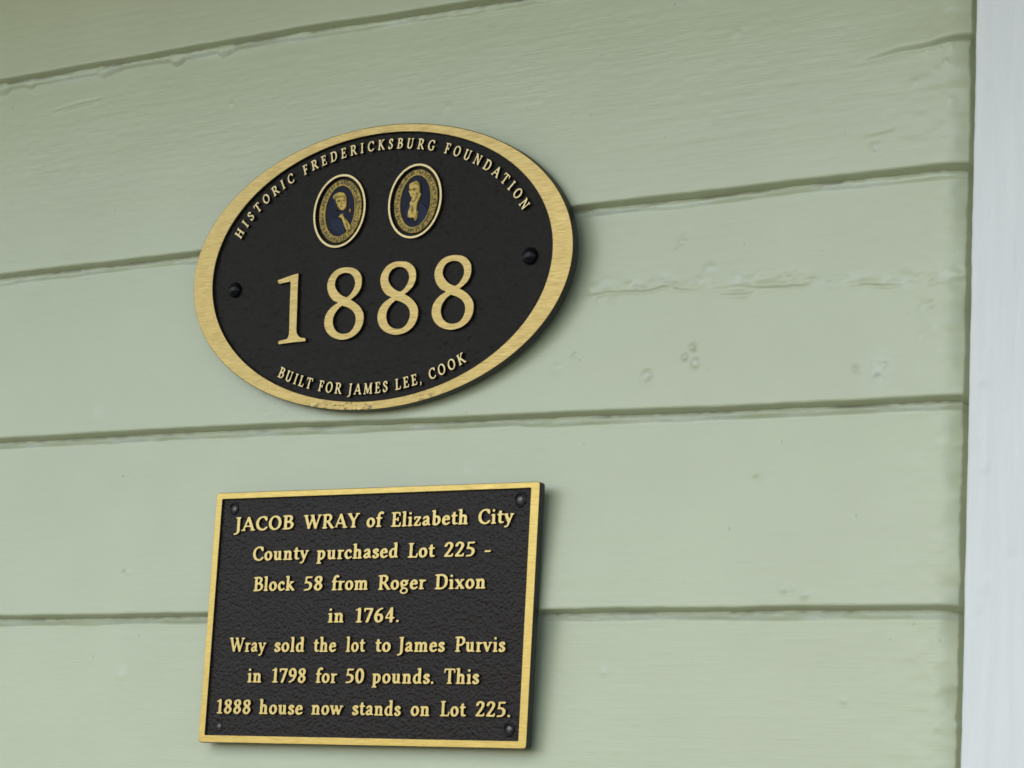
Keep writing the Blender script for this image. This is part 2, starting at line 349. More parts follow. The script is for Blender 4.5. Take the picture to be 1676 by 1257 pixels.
def outline(ch, weight):
    """union of the pen strokes of one character, as smooth closed outlines"""
    if (ch, weight) in _cache: return _cache[(ch, weight)]
    w, strokes = GLYPH[ch]; h = 0.02
    xs = np.arange(-.16, w + .2, h); ys = np.arange(-.42, 1.2, h)
    gx, gy = np.meshgrid(xs, ys); D = np.full(gx.shape, 9.0)
    for pen, kind, pts in strokes:
        a, b, th = PENS[weight][pen]; th = R_(th); c, s = math.cos(th), math.sin(th)
        P = catmull(pts, 8) if kind == 'c' else pts
        tr = lambda x, y: ((x * c + y * s) / a, (-x * s + y * c) / b)
        qx, qy = tr(gx, gy); Q = [tr(*p) for p in P]
        if len(Q) == 1: Q = Q * 2
        for (ax, ay), (bx, by) in zip(Q[:-1], Q[1:]):
            dx, dy = bx - ax, by - ay; L2 = dx * dx + dy * dy + 1e-9
            t = np.clip(((qx - ax) * dx + (qy - ay) * dy) / L2, 0, 1)
            d = (np.hypot(qx - ax - t * dx, qy - ay - t * dy) - 1) * (a + b) / 2
            D = np.minimum(D, d)
    p = np.pad(D, 1, mode='edge')                       # soften the inner corners as a casting does
    D = (4 * p[1:-1, 1:-1] + p[:-2, 1:-1] + p[2:, 1:-1] + p[1:-1, :-2] + p[1:-1, 2:]) / 8
    seg = {}
    ny, nx = D.shape
    def key_pt(i, j, e):
        if e == 0: a, b = (i, j), (i, j + 1)
        elif e == 1: a, b = (i, j + 1), (i + 1, j + 1)
        elif e == 2: a, b = (i + 1, j), (i + 1, j + 1)
        else: a, b = (i, j), (i + 1, j)
        return (a, b)
    pt = {}
    def P_(k):
        if k not in pt:
            (i0, j0), (i1, j1) = k; d0, d1 = D[i0, j0], D[i1, j1]; t = d0 / (d0 - d1)
            pt[k] = (xs[j0] + t * (xs[j1] - xs[j0]), ys[i0] + t * (ys[i1] - ys[i0]))
    TB = {1: [(3, 0)], 2: [(0, 1)], 3: [(3, 1)], 4: [(1, 2)], 5: [(3, 2), (1, 0)], 6: [(0, 2)], 7: [(3, 2)], 8: [(2, 3)], 9: [(2, 0)],
          10: [(0, 3), (2, 1)], 11: [(2, 1)], 12: [(1, 3)], 13: [(1, 0)], 14: [(0, 3)]}
    I = D < 0
    for i in range(ny - 1):
        for j in range(nx - 1):
            cse = I[i, j] + 2 * I[i, j + 1] + 4 * I[i + 1, j + 1] + 8 * I[i + 1, j]
            for e0, e1 in TB.get(int(cse), []):
                k0, k1 = key_pt(i, j, e0), key_pt(i, j, e1); P_(k0); P_(k1); seg[k0] = k1
    loops = []
    while seg:
        k = next(iter(seg)); lp = []
        while k in seg:
            lp.append(pt[k]); k = seg.pop(k)
        if len(lp) > 5:
            a = np.array(lp); a = (np.roll(a, 1, 0) + 2 * a + np.roll(a, -1, 0)) / 4
            loops.append(a[::2] if len(a) > 24 else a)
    allp = np.concatenate(loops); res = (w, loops, allp[:, 0].min(), allp[:, 0].max())
    _cache[(ch, weight)] = res
    return res

def word_contours(word, x0, x1, base, cap, weight='bold', track=0.0):
    """a word whose ink runs from x0 to x1 on the baseline"""
    pen = 0.0; parts = []
    for ch in word:
        w, loops, lo, hi = outline(ch, weight); parts.append((pen, loops, lo, hi)); pen += w + track
    lo = parts[0][0] + parts[0][2]; hi = parts[-1][0] + parts[-1][3]
    sx = (x1 - x0) / (hi - lo)
    return [[(x0 + (ox + p[0] - lo) * sx, base + p[1] * cap) for p in lp] for ox, loops, _, _ in parts for lp in loops]

# ------------------------------------------------------------------ measured outlines (metres on the wall)
LINES=[
   [('JACOB', -0.17419, -0.1323, -0.07082), ('WRAY', -0.12575, -0.08776, -0.07107), ('of', -0.08332, -0.07194, -0.07123), ('Elizabeth', -0.06721, -0.01823, -0.07142), ('City', -0.01198, 0.01005, -0.07165)] ,
   [('County', -0.15928, -0.12039, -0.08704), ('purchased', -0.11521, -0.0613, -0.08734), ('Lot', -0.05509, -0.03768, -0.08759), ('225', -0.03206, -0.01293, -0.08773), ('-', -0.0071, -0.00298, -0.08783)] ,
   [('Block', -0.15737, -0.12851, -0.10328), ('58', -0.12247, -0.10986, -0.10342), ('from', -0.10384, -0.07958, -0.10354), ('Roger', -0.0732, -0.04226, -0.10372), ('Dixon', -0.03682, -0.00513, -0.10391)] ,
   [('in', -0.1048, -0.09415, -0.12022), ('1764.', -0.08665, -0.05814, -0.1203)] ,
   [('Wray', -0.17119, -0.14529, -0.1354), ('sold', -0.13981, -0.11915, -0.13538), ('the', -0.11322, -0.09784, -0.13536), ('lot', -0.0915, -0.07873, -0.13533), ('to', -0.07249, -0.06232, -0.13533), ('James', -0.05821, -0.02804, -0.1353), ('Purvis', -0.02197, 0.00899, -0.13527)] ,
   [('in', -0.15691, -0.14703, -0.15146), ('1798', -0.13999, -0.11693, -0.1514), ('for', -0.11029, -0.09595, -0.15133), ('50', -0.09039, -0.07833, -0.15129), ('pounds.', -0.07317, -0.03387, -0.15121), ('This', -0.02763, -0.00582, -0.15111)] ,
   [('1888', -0.17701, -0.15311, -0.16802), ('house', -0.14728, -0.11732, -0.16782), ('now', -0.1117, -0.09054, -0.16763), ('stands', -0.08474, -0.05333, -0.16744), ('on', -0.04722, -0.03523, -0.16726), ('Lot', -0.02884, -0.01267, -0.16714), ('225.', -0.00698, 0.01408, -0.167)] ,
]
ONE= [(-0.14085, 0.06853), (-0.14079, 0.06371), (-0.14017, 0.05079), (-0.13955, 0.03792), (-0.13904, 0.03532), (-0.13752, 0.03351), (-0.13554, 0.0326), (-0.13324, 0.03226), (-0.13262, 0.03145), (-0.13274, 0.0304), (-0.13424, 0.03021), (-0.14184, 0.0302), (-0.15002, 0.02993), (-0.15157, 0.03005), (-0.15189, 0.03114), (-0.15131, 0.03204), (-0.14751, 0.03245), (-0.14565, 0.03304), (-0.14489, 0.0349), (-0.14488, 0.03832), (-0.14567, 0.05124), (-0.14623, 0.06332), (-0.14701, 0.06404), (-0.14931, 0.06393), (-0.15313, 0.06357), (-0.15436, 0.06368), (-0.15536, 0.06498), (-0.15512, 0.06591), (-0.15339, 0.06632), (-0.14528, 0.06789)]
EO= [(-0.10678, 0.06873), (-0.10274, 0.06794), (-0.09942, 0.06603), (-0.09719, 0.0633), (-0.09647, 0.06029), (-0.09682, 0.05695), (-0.09843, 0.05414), (-0.10088, 0.05202), (-0.10314, 0.05065), (-0.10011, 0.04901), (-0.09674, 0.04643), (-0.09438, 0.0433), (-0.09361, 0.04031), (-0.09409, 0.03658), (-0.09592, 0.03337), (-0.09912, 0.03089), (-0.10321, 0.02951), (-0.10794, 0.02923), (-0.11281, 0.03043), (-0.11672, 0.03261), (-0.11938, 0.03555), (-0.1206, 0.03903), (-0.12028, 0.04282), (-0.11866, 0.04565), (-0.11592, 0.04798), (-0.11234, 0.04972), (-0.11568, 0.05135), (-0.11863, 0.05456), (-0.12011, 0.05809), (-0.12026, 0.06108), (-0.11917, 0.06396), (-0.11673, 0.06673), (-0.1134, 0.06835), (-0.11024, 0.06883)]
EU= [(-0.1073, 0.06547), (-0.10458, 0.06459), (-0.10229, 0.06248), (-0.10128, 0.05986), (-0.10159, 0.05735), (-0.10297, 0.05494), (-0.10468, 0.05318), (-0.10646, 0.0524), (-0.10948, 0.05358), (-0.11232, 0.05573), (-0.11424, 0.05822), (-0.11483, 0.06018), (-0.11425, 0.06268), (-0.11255, 0.06466), (-0.10996, 0.06549)]
EL= [(-0.10898, 0.04775), (-0.10517, 0.04648), (-0.10184, 0.04452), (-0.09979, 0.04205), (-0.09921, 0.03949), (-0.09963, 0.037), (-0.101, 0.03459), (-0.10349, 0.03289), (-0.10717, 0.03262), (-0.11043, 0.03362), (-0.113, 0.03571), (-0.11431, 0.03855), (-0.11453, 0.0411), (-0.11367, 0.04357), (-0.1115, 0.04614)]
H1= [(-0.12075, 0.109), (-0.11934, 0.11026), (-0.11688, 0.11092), (-0.11382, 0.11047), (-0.11218, 0.10888), (-0.1114, 0.10678), (-0.11104, 0.10433), (-0.11156, 0.10157), (-0.11297, 0.10051), (-0.11451, 0.10087), (-0.11586, 0.10202), (-0.11727, 0.10378), (-0.11833, 0.10551), (-0.11882, 0.10718), (-0.11986, 0.10749)]
C1= [(-0.11621, 0.09723), (-0.11334, 0.09894), (-0.11244, 0.09724), (-0.11, 0.09499), (-0.10775, 0.09195), (-0.10708, 0.08989), (-0.10902, 0.08928), (-0.11003, 0.08938), (-0.11174, 0.09196), (-0.11357, 0.09575), (-0.11491, 0.09669)]
K1= [(-0.12162, 0.09577), (-0.11717, 0.09672), (-0.11416, 0.09561), (-0.11114, 0.09069), (-0.11184, 0.08716), (-0.11588, 0.08755), (-0.11968, 0.09074)]
H2= [(-0.06912, 0.1096), (-0.06776, 0.11083), (-0.06491, 0.11131), (-0.06267, 0.11027), (-0.06187, 0.10801), (-0.0618, 0.10524), (-0.06099, 0.10397), (-0.06198, 0.10132), (-0.06301, 0.09907), (-0.06328, 0.09635), (-0.06244, 0.09468), (-0.06265, 0.09117), (-0.06374, 0.08971), (-0.06483, 0.09139), (-0.06725, 0.09164), (-0.06877, 0.09258), (-0.06874, 0.09534), (-0.06774, 0.09799), (-0.06814, 0.10001), (-0.06704, 0.10147), (-0.06765, 0.10311), (-0.06854, 0.10518), (-0.06933, 0.10606), (-0.06884, 0.10719)]

# ------------------------------------------------------------------ the wall: lapped boards, each a heightfield
def vnoise(x, z, sx, sz, seed):
    rg = np.random.RandomState(seed); G = rg.rand(257, 257) * 2 - 1
    u = x / sx + 91.3; v = z / sz + 57.7
    iu = np.floor(u).astype(int); iv = np.floor(v).astype(int); fu = u - iu; fv = v - iv
    fu = fu * fu * (3 - 2 * fu); fv = fv * fv * (3 - 2 * fv)
    g = lambda a, b: G[a % 257, b % 257]
    return (g(iu, iv) * (1 - fu) + g(iu + 1, iv) * fu) * (1 - fv) + (g(iu, iv + 1) * (1 - fu) + g(iu + 1, iv + 1) * fu) * fv

# bottom edge of every board, drawn from the bottom up: (x, z) pairs
EDGES = [
    [(-1.6, -0.639), (.3, -0.640)], [(-1.6, -0.533), (.3, -0.534)], [(-1.6, -0.428), (.3, -0.430)], [(-1.6, -0.324), (.3, -0.325)],
    [(-1.6, -0.2185), (.3, -0.2180)],
    [(-1.6, -0.1146), (-.354, -0.1143), (-.196, -0.1141), (.3, -0.1139)],
    [(-1.6, -0.0020), (-.368, -0.0099), (-.177, -0.0118), (.03, -0.0165), (.194, -0.0198), (.3, -0.0203)],
    [(-1.6, 0.0950), (-.381, 0.0904), (-.219, 0.0895), (.031, 0.0890), (.249, 0.0877), (.3, 0.0874)],
    [(-1.6, 0.2170), (-.397, 0.2141), (-.154, 0.2116), (.06, 0.2060), (.3, 0.2030)],
    [(-1.6, 0.318), (.3, 0.316)], [(-1.6, 0.424), (.3, 0.422)], [(-1.6, 0.529), (.3, 0.528)], [(-1.6, 0.634), (.3, 0.634)],
]
FINE = range(4, 9)
TAPER = 0.0072

def poly_d(x, z, pts):
    """height above a wandering line, and 0..1 run along it (outside the ends: 0)"""
    px = [p[0] for p in pts]; pz = [p[1] for p in pts]
    zc = np.interp(x, px, pz)
    ins = np.clip((x - px[0]) / 0.012, 0, 1) * np.clip((px[-1] - x) / 0.006, 0, 1)
    return z - zc, ins

CRACK = [(0.03, 0.0440), (0.0717, 0.0428), (0.0868, 0.0435), (0.1062, 0.0408), (0.1173, 0.0409), (0.1250, 0.0413), (0.1417, 0.0388), (0.1686, 0.0368), (0.196, 0.0346), (0.205, 0.0348), (0.2254, 0.0327), (0.2471, 0.0335), (.27, .034)]
CRACK2 = [(0.1165, 0.0380), (0.1250, 0.0377), (0.1360, 0.0372)]
SPLIT = [(0.180, 0.1432), (0.198, 0.1446), (0.2109, 0.1462), (0.2268, 0.1464), (0.2351, 0.1476), (0.2474, 0.1480), (.27, .1485)]
SCRATCH = [(-0.356, 0.1885), (-0.345, 0.1897), (-0.334, 0.1908), (-0.314, 0.1914)]
ARC = [(0.1915, 0.1010), (0.1930, 0.1045), (0.1998, 0.1050), (0.2105, 0.1062)]
DABS = [  # x, z, radius, height of paint runs, nail heads and dents
    (0.1107, 0.0499, .0038, .0009), (0.1065, 0.0445, .0026, .0008), (0.1046, 0.0118, .0019, .0016), (0.1007, 0.0071, .0018, .0015), (0.1067, 0.0040, .0024, .0018),
    (0.0796, -0.0009, .0036, .0010), (0.2033, -0.0064, .0048, .0009), (0.2045, -0.0090, .0016, -.0010), (0.2075, -0.0040, .0018, .0007), (0.1925, -0.0048, .0018, -.0010), (0.1945, -0.0055, .0016, .0008),
    (0.1593, -0.1054, .0022, .0011), (0.1705, -0.1084, .0022, .0011), (0.1645, -0.1050, .0015, .0006), (0.1404, -0.0537, .0024, -.0011), (-0.2605, -0.0912, .0024, -.0010), (-0.2570, -0.0905, .0018, .0007),
    (-0.2589, -0.1467, .0040, .0006), (0.0340, 0.0133, .0017, -.0009), (0.0356, 0.0127, .0017, .0009), (0.0263, 0.0064, .0030, .0006), (0.0805, -0.0005, .0020, .0008), (0.0937, 0.0659, .0030, .0008), (0.0905, 0.0640, .0015, -.0006),
    (0.1999, 0.1000, .0026, .0010), (-0.2100, 0.1755, .0012, .0011), (0.2255, 0.0215, .0030, .0008), (0.2300, 0.0230, .0020, .0007), (0.2330, 0.0120, .0030, .0006), (0.2250, 0.0085, .0025, .0006),
    (0.2390, 0.1180, .0020, .0009), (0.2360, 0.1370, .0016, .0008), (0.2240, 0.1440, .0015, .0008), (0.2310, 0.1445, .0012, .0008), (0.2390, 0.1445, .0013, .0008), (0.2185, 0.1290, .0022, .0005), (0.0560, 0.0390, .0022, .0006), (0.0480, 0.0400, .0020, .0006),
    (0.0320, 0.0420, .0016, -.0007), (0.0900, 0.0425, .0020, .0008), (0.2160, 0.0345, .0050, .0006), (-0.1560, 0.0050, .0020, -.0008), (-0.1480, 0.0030, .0016, -.0009), (-0.1350, 0.0000, .0020, -.0008), (-0.1250, -0.0030, .0014, -.0008),
    (-0.165, 0.006, .0018, -.0006), (-0.290, 0.0010, .0060, .0004), (-0.055, 0.1530, .0025, .0004), (-0.0300, -0.0420, .0035, .0004), (0.060, -0.1430, .0030, .0004), (0.190, -0.1560, .0020, .0006), (0.120, 0.1680, .0030, .0004)]

house_wall = empty('clapboard_wall', (0, 0.012, -0.10))
tag(house_wall, 'sage green painted wall of lapped wooden boards behind both plaques', 'wall', None, 'thing')
zs_all = lambda e, x: np.interp(x, [p[0] for p in e], [p[1] for p in e])

def board(i):
    e = EDGES[i]; up = EDGES[i + 1]; fine = i in FINE
    if fine:
        x = np.concatenate([np.linspace(-1.6, -.46, 70)[:-1], np.arange(-.46, .2474, .0008), [.2477, .2479, .2479]])
    else:
        x = np.concatenate([np.linspace(-1.6, .2477, 240), [.2479, .2479]])
    zb = zs_all(e, x) + 0.00030 * vnoise(x, x * 0 + i, .045, 1, 100 + i) + 0.00016 * vnoise(x, x * 0 + i, .008, 1, 140 + i)
    zt = zs_all(up, x)
    n = 176 if fine else 26
    s = np.linspace(0, 1, n)                                      # 0 bottom, 1 top
    top_over = 0.018
    rows_z = [zb + 0.0012 + (zt + top_over - zb - 0.0012) * t for t in s]
    Z = np.array(rows_z)                                          # n x nx
    Xg = np.broadcast_to(x, Z.shape)
    frac = (Z - zb) / (zt - zb)
    Yb = TAPER * frac
    H = 0.00055 * vnoise(Xg, Z, .22, .06, 11 + i) + 0.00009 * vnoise(Xg, Z, .09, .016, 31 + i) + 0.00003 * vnoise(Xg, Z, .06, .0036, 51 + i)
    SC = np.zeros_like(Z); GR = np.zeros_like(Z)
    if fine:
        H = H + 0.00004 * vnoise(Xg, Z, .006, .0028, 71 + i) + 0.00002 * vnoise(Xg, Z, .02, .0014, 75 + i)
        rough = np.clip((Xg - .19) / .06, 0, 1)
        H = H + rough * (0.00017 * vnoise(Xg, Z, .0075, .0038, 81 + i) + 0.00012 * vnoise(Xg, Z, .004, .003, 83 + i))
        H = H - (0.0042 + .0012 * vnoise(Xg, Z, .01, .012, 91)) * np.clip((Xg - .2330 + .0016 * vnoise(Xg * 0, Z, 1, .006, 92)) / .016, 0, 1.05) ** 2.6
        # thick bead of old paint and filler in the corner below the board above
        d = zt - 0.0022 - Z
        ny = np.broadcast_to(x, Z.shape)
        w = 0.0026 + 0.0008 * vnoise(ny, ny * 0 + 3.3, .035, 1, 200 + i) + 0.0003 * vnoise(ny, ny * 0 + 1.7, .009, 1, 210 + i)
        A = 0.0011 + 0.0004 * vnoise(ny, ny * 0 + 8.1, .05, 1, 220 + i) + 0.0002 * vnoise(ny, ny * 0 + 6.1, .010, 1, 230 + i)
        drip = np.clip(vnoise(ny, ny * 0 + 2.2, .012, 1, 240 + i) - .35, 0, 1) * np.clip((-.18 - ny) / .05, 0, 1)
        w = w + 0.0075 * drip * (i == 7); A = A + 0.0020 * drip * (i == 7) + .0008 * (i == 7) * np.clip((-.12 - ny) / .05, 0, 1)
        lump = 0.00022 * vnoise(Xg, Z, .0060, .0016, 244 + i) + .00015 * vnoise(Xg, Z, .0016, .0012, 246 + i)
        dd = np.clip(np.clip(d, 0, 1) / np.maximum(w, .0008), 0, 1)
        H = H + np.where(d < w, (np.maximum(A, .0006) + lump) * (1 - dd ** 3), 0)
        H = H + 0.00015 * np.exp(-((d - w - .0012) / .0008) ** 2) * np.clip(vnoise(ny, ny * 0 + 5.2, .02, 1, 250 + i) + .2, 0, 1)
        for bx, bz, r, a in DABS:
            if bz < np.min(zb) - .01 or bz > np.max(zt) + .01: continue
            q = ((Xg - bx) ** 2 + ((Z - bz) * 1.15) ** 2) / (r * r)
            SC = np.maximum(SC, (.42 if a > 0 else 0.0) * np.exp(-q * 2.2) * min(1.0, abs(a) / .0009))  # bump tips paled as painted-in gloss highlights
            H = H + .75 * a * np.exp(-q) * (1 + .35 * vnoise(Xg, Z, .0016, .0016, int(bx * 1e4) % 97 + 300))
        SC = np.maximum(SC, .55 * np.exp(-((d - w * .75) / .0012) ** 2) * np.clip(.35 + vnoise(Xg, Z, .018, .01, 270 + i), 0, 1))  # bead lip paled in patches, its lit edge put into the colour
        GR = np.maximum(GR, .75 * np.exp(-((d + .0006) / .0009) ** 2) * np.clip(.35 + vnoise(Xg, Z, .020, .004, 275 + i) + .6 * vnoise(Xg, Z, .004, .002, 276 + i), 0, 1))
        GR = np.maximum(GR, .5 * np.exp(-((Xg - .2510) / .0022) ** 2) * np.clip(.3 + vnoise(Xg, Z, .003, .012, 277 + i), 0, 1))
        # dirty drips where rain leaves the lower lip of the oval plaque
        und = np.exp(-((Xg + .140) / .028) ** 2) * np.exp(-((Z - .0035) / .0085) ** 2)
        GR = np.maximum(GR, .8 * und * np.clip(vnoise(Xg, Z, .0022, .0016, 278) * 1.6 - .75, 0, 1))
        SC = np.maximum(SC, .22 * rough * np.clip(vnoise(Xg, Z, .012, .0045, 271 + i) - .25, 0, 1))
        if i == 6:
            dz, ins = poly_d(Xg, Z, CRACK)
            dz = dz + 0.0011 * vnoise(Xg, Z * 0, .011, 1, 401) + .0003 * vnoise(Xg, Z * 0, .0025, 1, 404)
            vary = .55 + .45 * vnoise(Xg, Z * 0, .016, 1, 402)
            edge = 1 / (1 + np.exp(-np.clip(dz / .00022, -40, 40)))
            H = H + ins * np.clip(vary * 1.4 - .2, .12, 1) * .0007 * np.exp(-np.clip(dz, 0, 1) / .0045) * edge
            H = H - ins * np.clip(vary * 1.5 - .5, 0, 1) * .0008 * np.exp(-((dz + .0003) / .0006) ** 2)
            H = H + ins * (.00038 * vnoise(Xg, Z, .0075, .0035, 405) + .00024 * vnoise(Xg, Z, .003, .0022, 406)) * np.exp(-((dz - .003) / .0045) ** 2)
            SC = np.maximum(SC, ins * .3 * np.exp(-((dz - .0035) / .0035) ** 2) * np.clip(.2 + vnoise(Xg, Z, .008, .004, 407), 0, 1))
            SC = np.maximum(SC, .30 * np.exp(-(((Xg - .2045) / .006) ** 2 + ((Z + .0060) / .0085) ** 2)))
            dz, ins = poly_d(Xg, Z, CRACK2)
            H = H - ins * 0.0010 * np.exp(-(dz / .0007) ** 2) + ins * .0005 * np.exp(-((dz + .0018) / .0014) ** 2)
        if i == 7:
            dz, ins = poly_d(Xg, Z, SPLIT)
            dz = dz + 0.0005 * vnoise(Xg, Z * 0, .010, 1, 411)
            amp = np.clip((Xg - .183) / .055, 0, 1) ** 1.2 * .0040
            H = H + amp * np.exp(-np.clip(dz, 0, 1) / .022) * (1 / (1 + np.exp(-np.clip(dz / .00028, -40, 40))))
            H = H - amp * .25 * np.exp(-(dz / .0012) ** 2)
            dz, ins = poly_d(Xg, Z, SCRATCH)
            H = H + ins * .0009 * np.exp(-(dz / .0009) ** 2) - ins * .0005 * np.exp(-((dz - .0018) / .001) ** 2)
            dz, ins = poly_d(Xg, Z, ARC)
            H = H + ins * .0005 * np.exp(-(dz / .0010) ** 2) - ins * .0004 * np.exp(-((dz - .002) / .0012) ** 2)
    Y = Yb - H
    # rounded drip edge and underside, below the front rows
    y0 = Y[0]
    under = [(0.0010, 0.0030), (0.00035, 0.0012), (0.0, 0.00045)]
    lip = 0.00018 * vnoise(x, x * 0 + .4, .006, 1, 260 + i)
    ez = [zb + 0.0006 + lip * 0, zb + 0.00018 + lip * .5, zb + lip * 0]
    ey = [y0 + 0.00015, y0 + 0.0006, y0 + 0.0014]
    uz = zb - 0.0022; uy = np.full_like(x, 0.0102)
    ZZ = np.vstack([uz, ez[2], ez[1], ez[0], Z]); YY = np.vstack([uy, ey[2], ey[1], ey[0], Y])
    YY[:, -1] = YY[:, -2] + .012; YY[:, -2] += .0004
    nr, nx = ZZ.shape
    xw = np.broadcast_to(x, ZZ.shape).copy(); endw = 0.0005 * vnoise(ZZ, ZZ * 0 + i, .012, 1, 280) + 0.0003 * vnoise(ZZ, ZZ * 0 + i, .003, 1, 281)
    sm = np.clip((x - .222) / .0255, 0, 1); sm = sm * sm * (3 - 2 * sm)
    xw += sm[None, :] * (-.47 * np.clip(YY[:, -3], -.002, .011)[:, None] - .0005)      # board ends are cut a little short of the trim
    xw[:, -3:] += endw[:, -3:]
    co = np.stack([xw, YY - .012, ZZ + .10], -1).reshape(-1, 3).astype(np.float32)
    idx = np.arange(nr * nx).reshape(nr, nx)
    q = np.stack([idx[:-1, :-1], idx[:-1, 1:], idx[1:, 1:], idx[1:, :-1]], -1).reshape(-1, 4)
    me = bpy.data.meshes.new('siding_board')
    me.vertices.add(len(co)); me.vertices.foreach_set('co', co.ravel())
    me.loops.add(q.size); me.loops.foreach_set('vertex_index', q.ravel().astype(np.int32))
    me.polygons.add(len(q)); me.polygons.foreach_set('loop_start', np.arange(0, q.size, 4, dtype=np.int32))
    me.polygons.foreach_set('loop_total', np.full(len(q), 4, dtype=np.int32))
    me.update(calc_edges=True); shade(me)
    at = me.attributes.new('scuff_glint', 'FLOAT', 'POINT'); at.data.foreach_set('value', np.vstack([np.zeros((4, nx)), SC]).astype(np.float32).ravel())
    at = me.attributes.new('grime', 'FLOAT', 'POINT'); at.data.foreach_set('value', np.vstack([np.zeros((4, nx)), GR]).astype(np.float32).ravel())
    return link('siding_board', me, M_GREEN, house_wall)

for i in range(len(EDGES) - 1): board(i)
# sheathing behind the boards keeps daylight from leaking through
bk = prism([[(-1.6, -.64), (.34, -.64), (.34, .64), (-1.6, .64)]], .020, .06)
for v in bk.vertices: v.co.y -= .012; v.co.z += .10
link('sheathing', bk, M_GREEN, house_wall)

# ------------------------------------------------------------------ white vertical trim at the end of the boards
TX0, TX1, TY = 0.2540, 0.3460, -0.0095
def trim_mesh():
    z = np.arange(-.64, .64, .0016); out = []; Fz = []
    wob = 0.00025 * vnoise(z, z * 0, .03, 1, 501) + 0.00016 * vnoise(z, z * 0 + 2, .006, 1, 502)
    xs = np.concatenate([[0, 0, .0002, .0007, .0016], np.arange(.003, .0900, .0011), [.0915, .0919, .092, .092]])
    ys = np.concatenate([[.0260, .0016, .0007, .0002, 0.0], np.zeros(len(np.arange(.003, .0900, .0011))), [.0002, .0008, .0016, .026]])
    Xg = TX0 + xs[None, :] + (wob[:, None] * np.clip(1 - xs[None, :] / .006, 0, 1)); Zg = np.broadcast_to(z[:, None], Xg.shape)
    H = 0.00030 * vnoise(Xg, Zg, .03, .2, 511) + 0.00016 * vnoise(Xg, Zg, .0022, .06, 512) + 0.00006 * vnoise(Xg, Zg, .004, .010, 513)
    fr = np.clip(xs / .002, 0, 1)[None, :]
    for bx, bz, r, a in [(.2625, -.055, .002, .0006), (.264, -.106, .003, .0005), (.2612, .118, .0015, .0008), (.2605, .060, .0014, .0007), (.2615, -.12, .0016, -.0005), (.268, .02, .0018, .0004), (.276, -.095, .002, -.0005), (.2606, -.0165, .0016, .0007), (.2603, -.0420, .0013, .0006)]:
        H = H + a * np.exp(-((Xg - bx) ** 2 + (Zg - bz) ** 2) / (r * r))
    Yg = TY + ys[None, :] - H * fr
    nr, nx = Xg.shape
    co = np.stack([Xg - .30, Yg, Zg], -1).reshape(-1, 3)
    idx = np.arange(nr * nx).reshape(nr, nx)
    q = np.stack([idx[:-1, :-1], idx[:-1, 1:], idx[1:, 1:], idx[1:, :-1]], -1).reshape(-1, 4)
    me = bpy.data.meshes.new('trim'); me.from_pydata(co.tolist(), [], q.tolist()); me.update(); shade(me)
    return me
trim = link('trim_board', trim_mesh(), M_WHITE, None, (.30, 0, 0))
tag(trim, 'white painted vertical trim board standing proud at the right end of the green siding', 'trim board', None, 'thing')

# ------------------------------------------------------------------ plaques
def shifted(me, loc):
    for v in me.vertices: v.co -= Vector(loc)
    me.update(); return me
def part(name, me, mats, parent, label=None):
    root = parent; loc = Vector((0, 0, 0))
    while root is not None: loc += root.location; root = root.parent
    o = link(name, shifted(me, loc), mats, parent)
    if label: o['label'] = label
    return o

def pebbled(x0, x1, z0, z1, y, step, amps, keep=None):
    xs = np.arange(x0, x1, step); zs = np.arange(z0, z1, step); Xg, Zg = np.meshgrid(xs, zs)
    H = 0
    for k, (a, px, pz) in enumerate(amps): H = H + a * vnoise(Xg, Zg, px, pz, 600 + k)
    co = np.stack([Xg, y - H, Zg], -1).reshape(-1, 3); ny, nx = Xg.shape
    idx = np.arange(nx * ny).reshape(ny, nx)
    q = np.stack([idx[:-1, :-1], idx[:-1, 1:], idx[1:, 1:], idx[1:, :-1]], -1).reshape(-1, 4)
    if keep is not None:
        ok = keep(Xg, Zg).ravel(); q = q[ok[q].all(1)]
        used = np.unique(q); re = np.zeros(len(co), int); re[used] = np.arange(len(used)); q = re[q]; co = co[used]
    me = bpy.data.meshes.new('p'); me.from_pydata(co.tolist(), [], q.tolist()); me.update(); shade(me); return me
def on_body(face, body):
    n = len(face.polygons); me = merge([face, body]); fl = [k < n for k in range(len(me.polygons))]
    me.polygons.foreach_set('use_smooth', fl); return me

# --- oval plaque
OC = (-0.08985, 0.06755); OR = R_(-1.7)
OF, OB, OFIELD, OLET = -0.0065, -0.0012, -0.0047, -0.0064
oval = empty('oval_plaque', (OC[0], OB, OC[1]))
tag(oval, 'oval dark plaque with brass rim and large 1888 above the rectangular plaque', 'plaque')
part('plate', on_body(pebbled(OC[0] - .125, OC[0] + .125, OC[1] - .08, OC[1] + .08, OFIELD, .00055, [(.00017, .0030, .0021), (.00013, .0013, .0010)],
     lambda X_, Z_: ((X_ - OC[0] - .0009) / .1160) ** 2 + ((Z_ - OC[1]) / .0745) ** 2 < 1),
     prism([ellipse(OC[0] + .0009, OC[1] + .0001, .1168, .0752, 128, OR)], OFIELD + .0006, OB - .0002, .0003)), M_DARK, oval)
part('rim', prism([ellipse(OC[0], OC[1], .1273, .0771, 200, OR), ellipse(OC[0] + .0009, OC[1] + .0001, .1139, .0724, 200, OR)], OF, OB, .0004, True, 2), [M_BRASS, M_SIDE], oval)

e1x = -0.10711
def shift_c(c, dx): return [(x + dx, z) for x, z in c]
one = []
C = ONE
one = catmull(C[1:], 4) ; one = [C[0]] + one
part('numeral', prism([one], OLET, OFIELD + .0004, .00018, True), [M_BRASS, M_SIDE], oval, 'raised brass numeral 1')
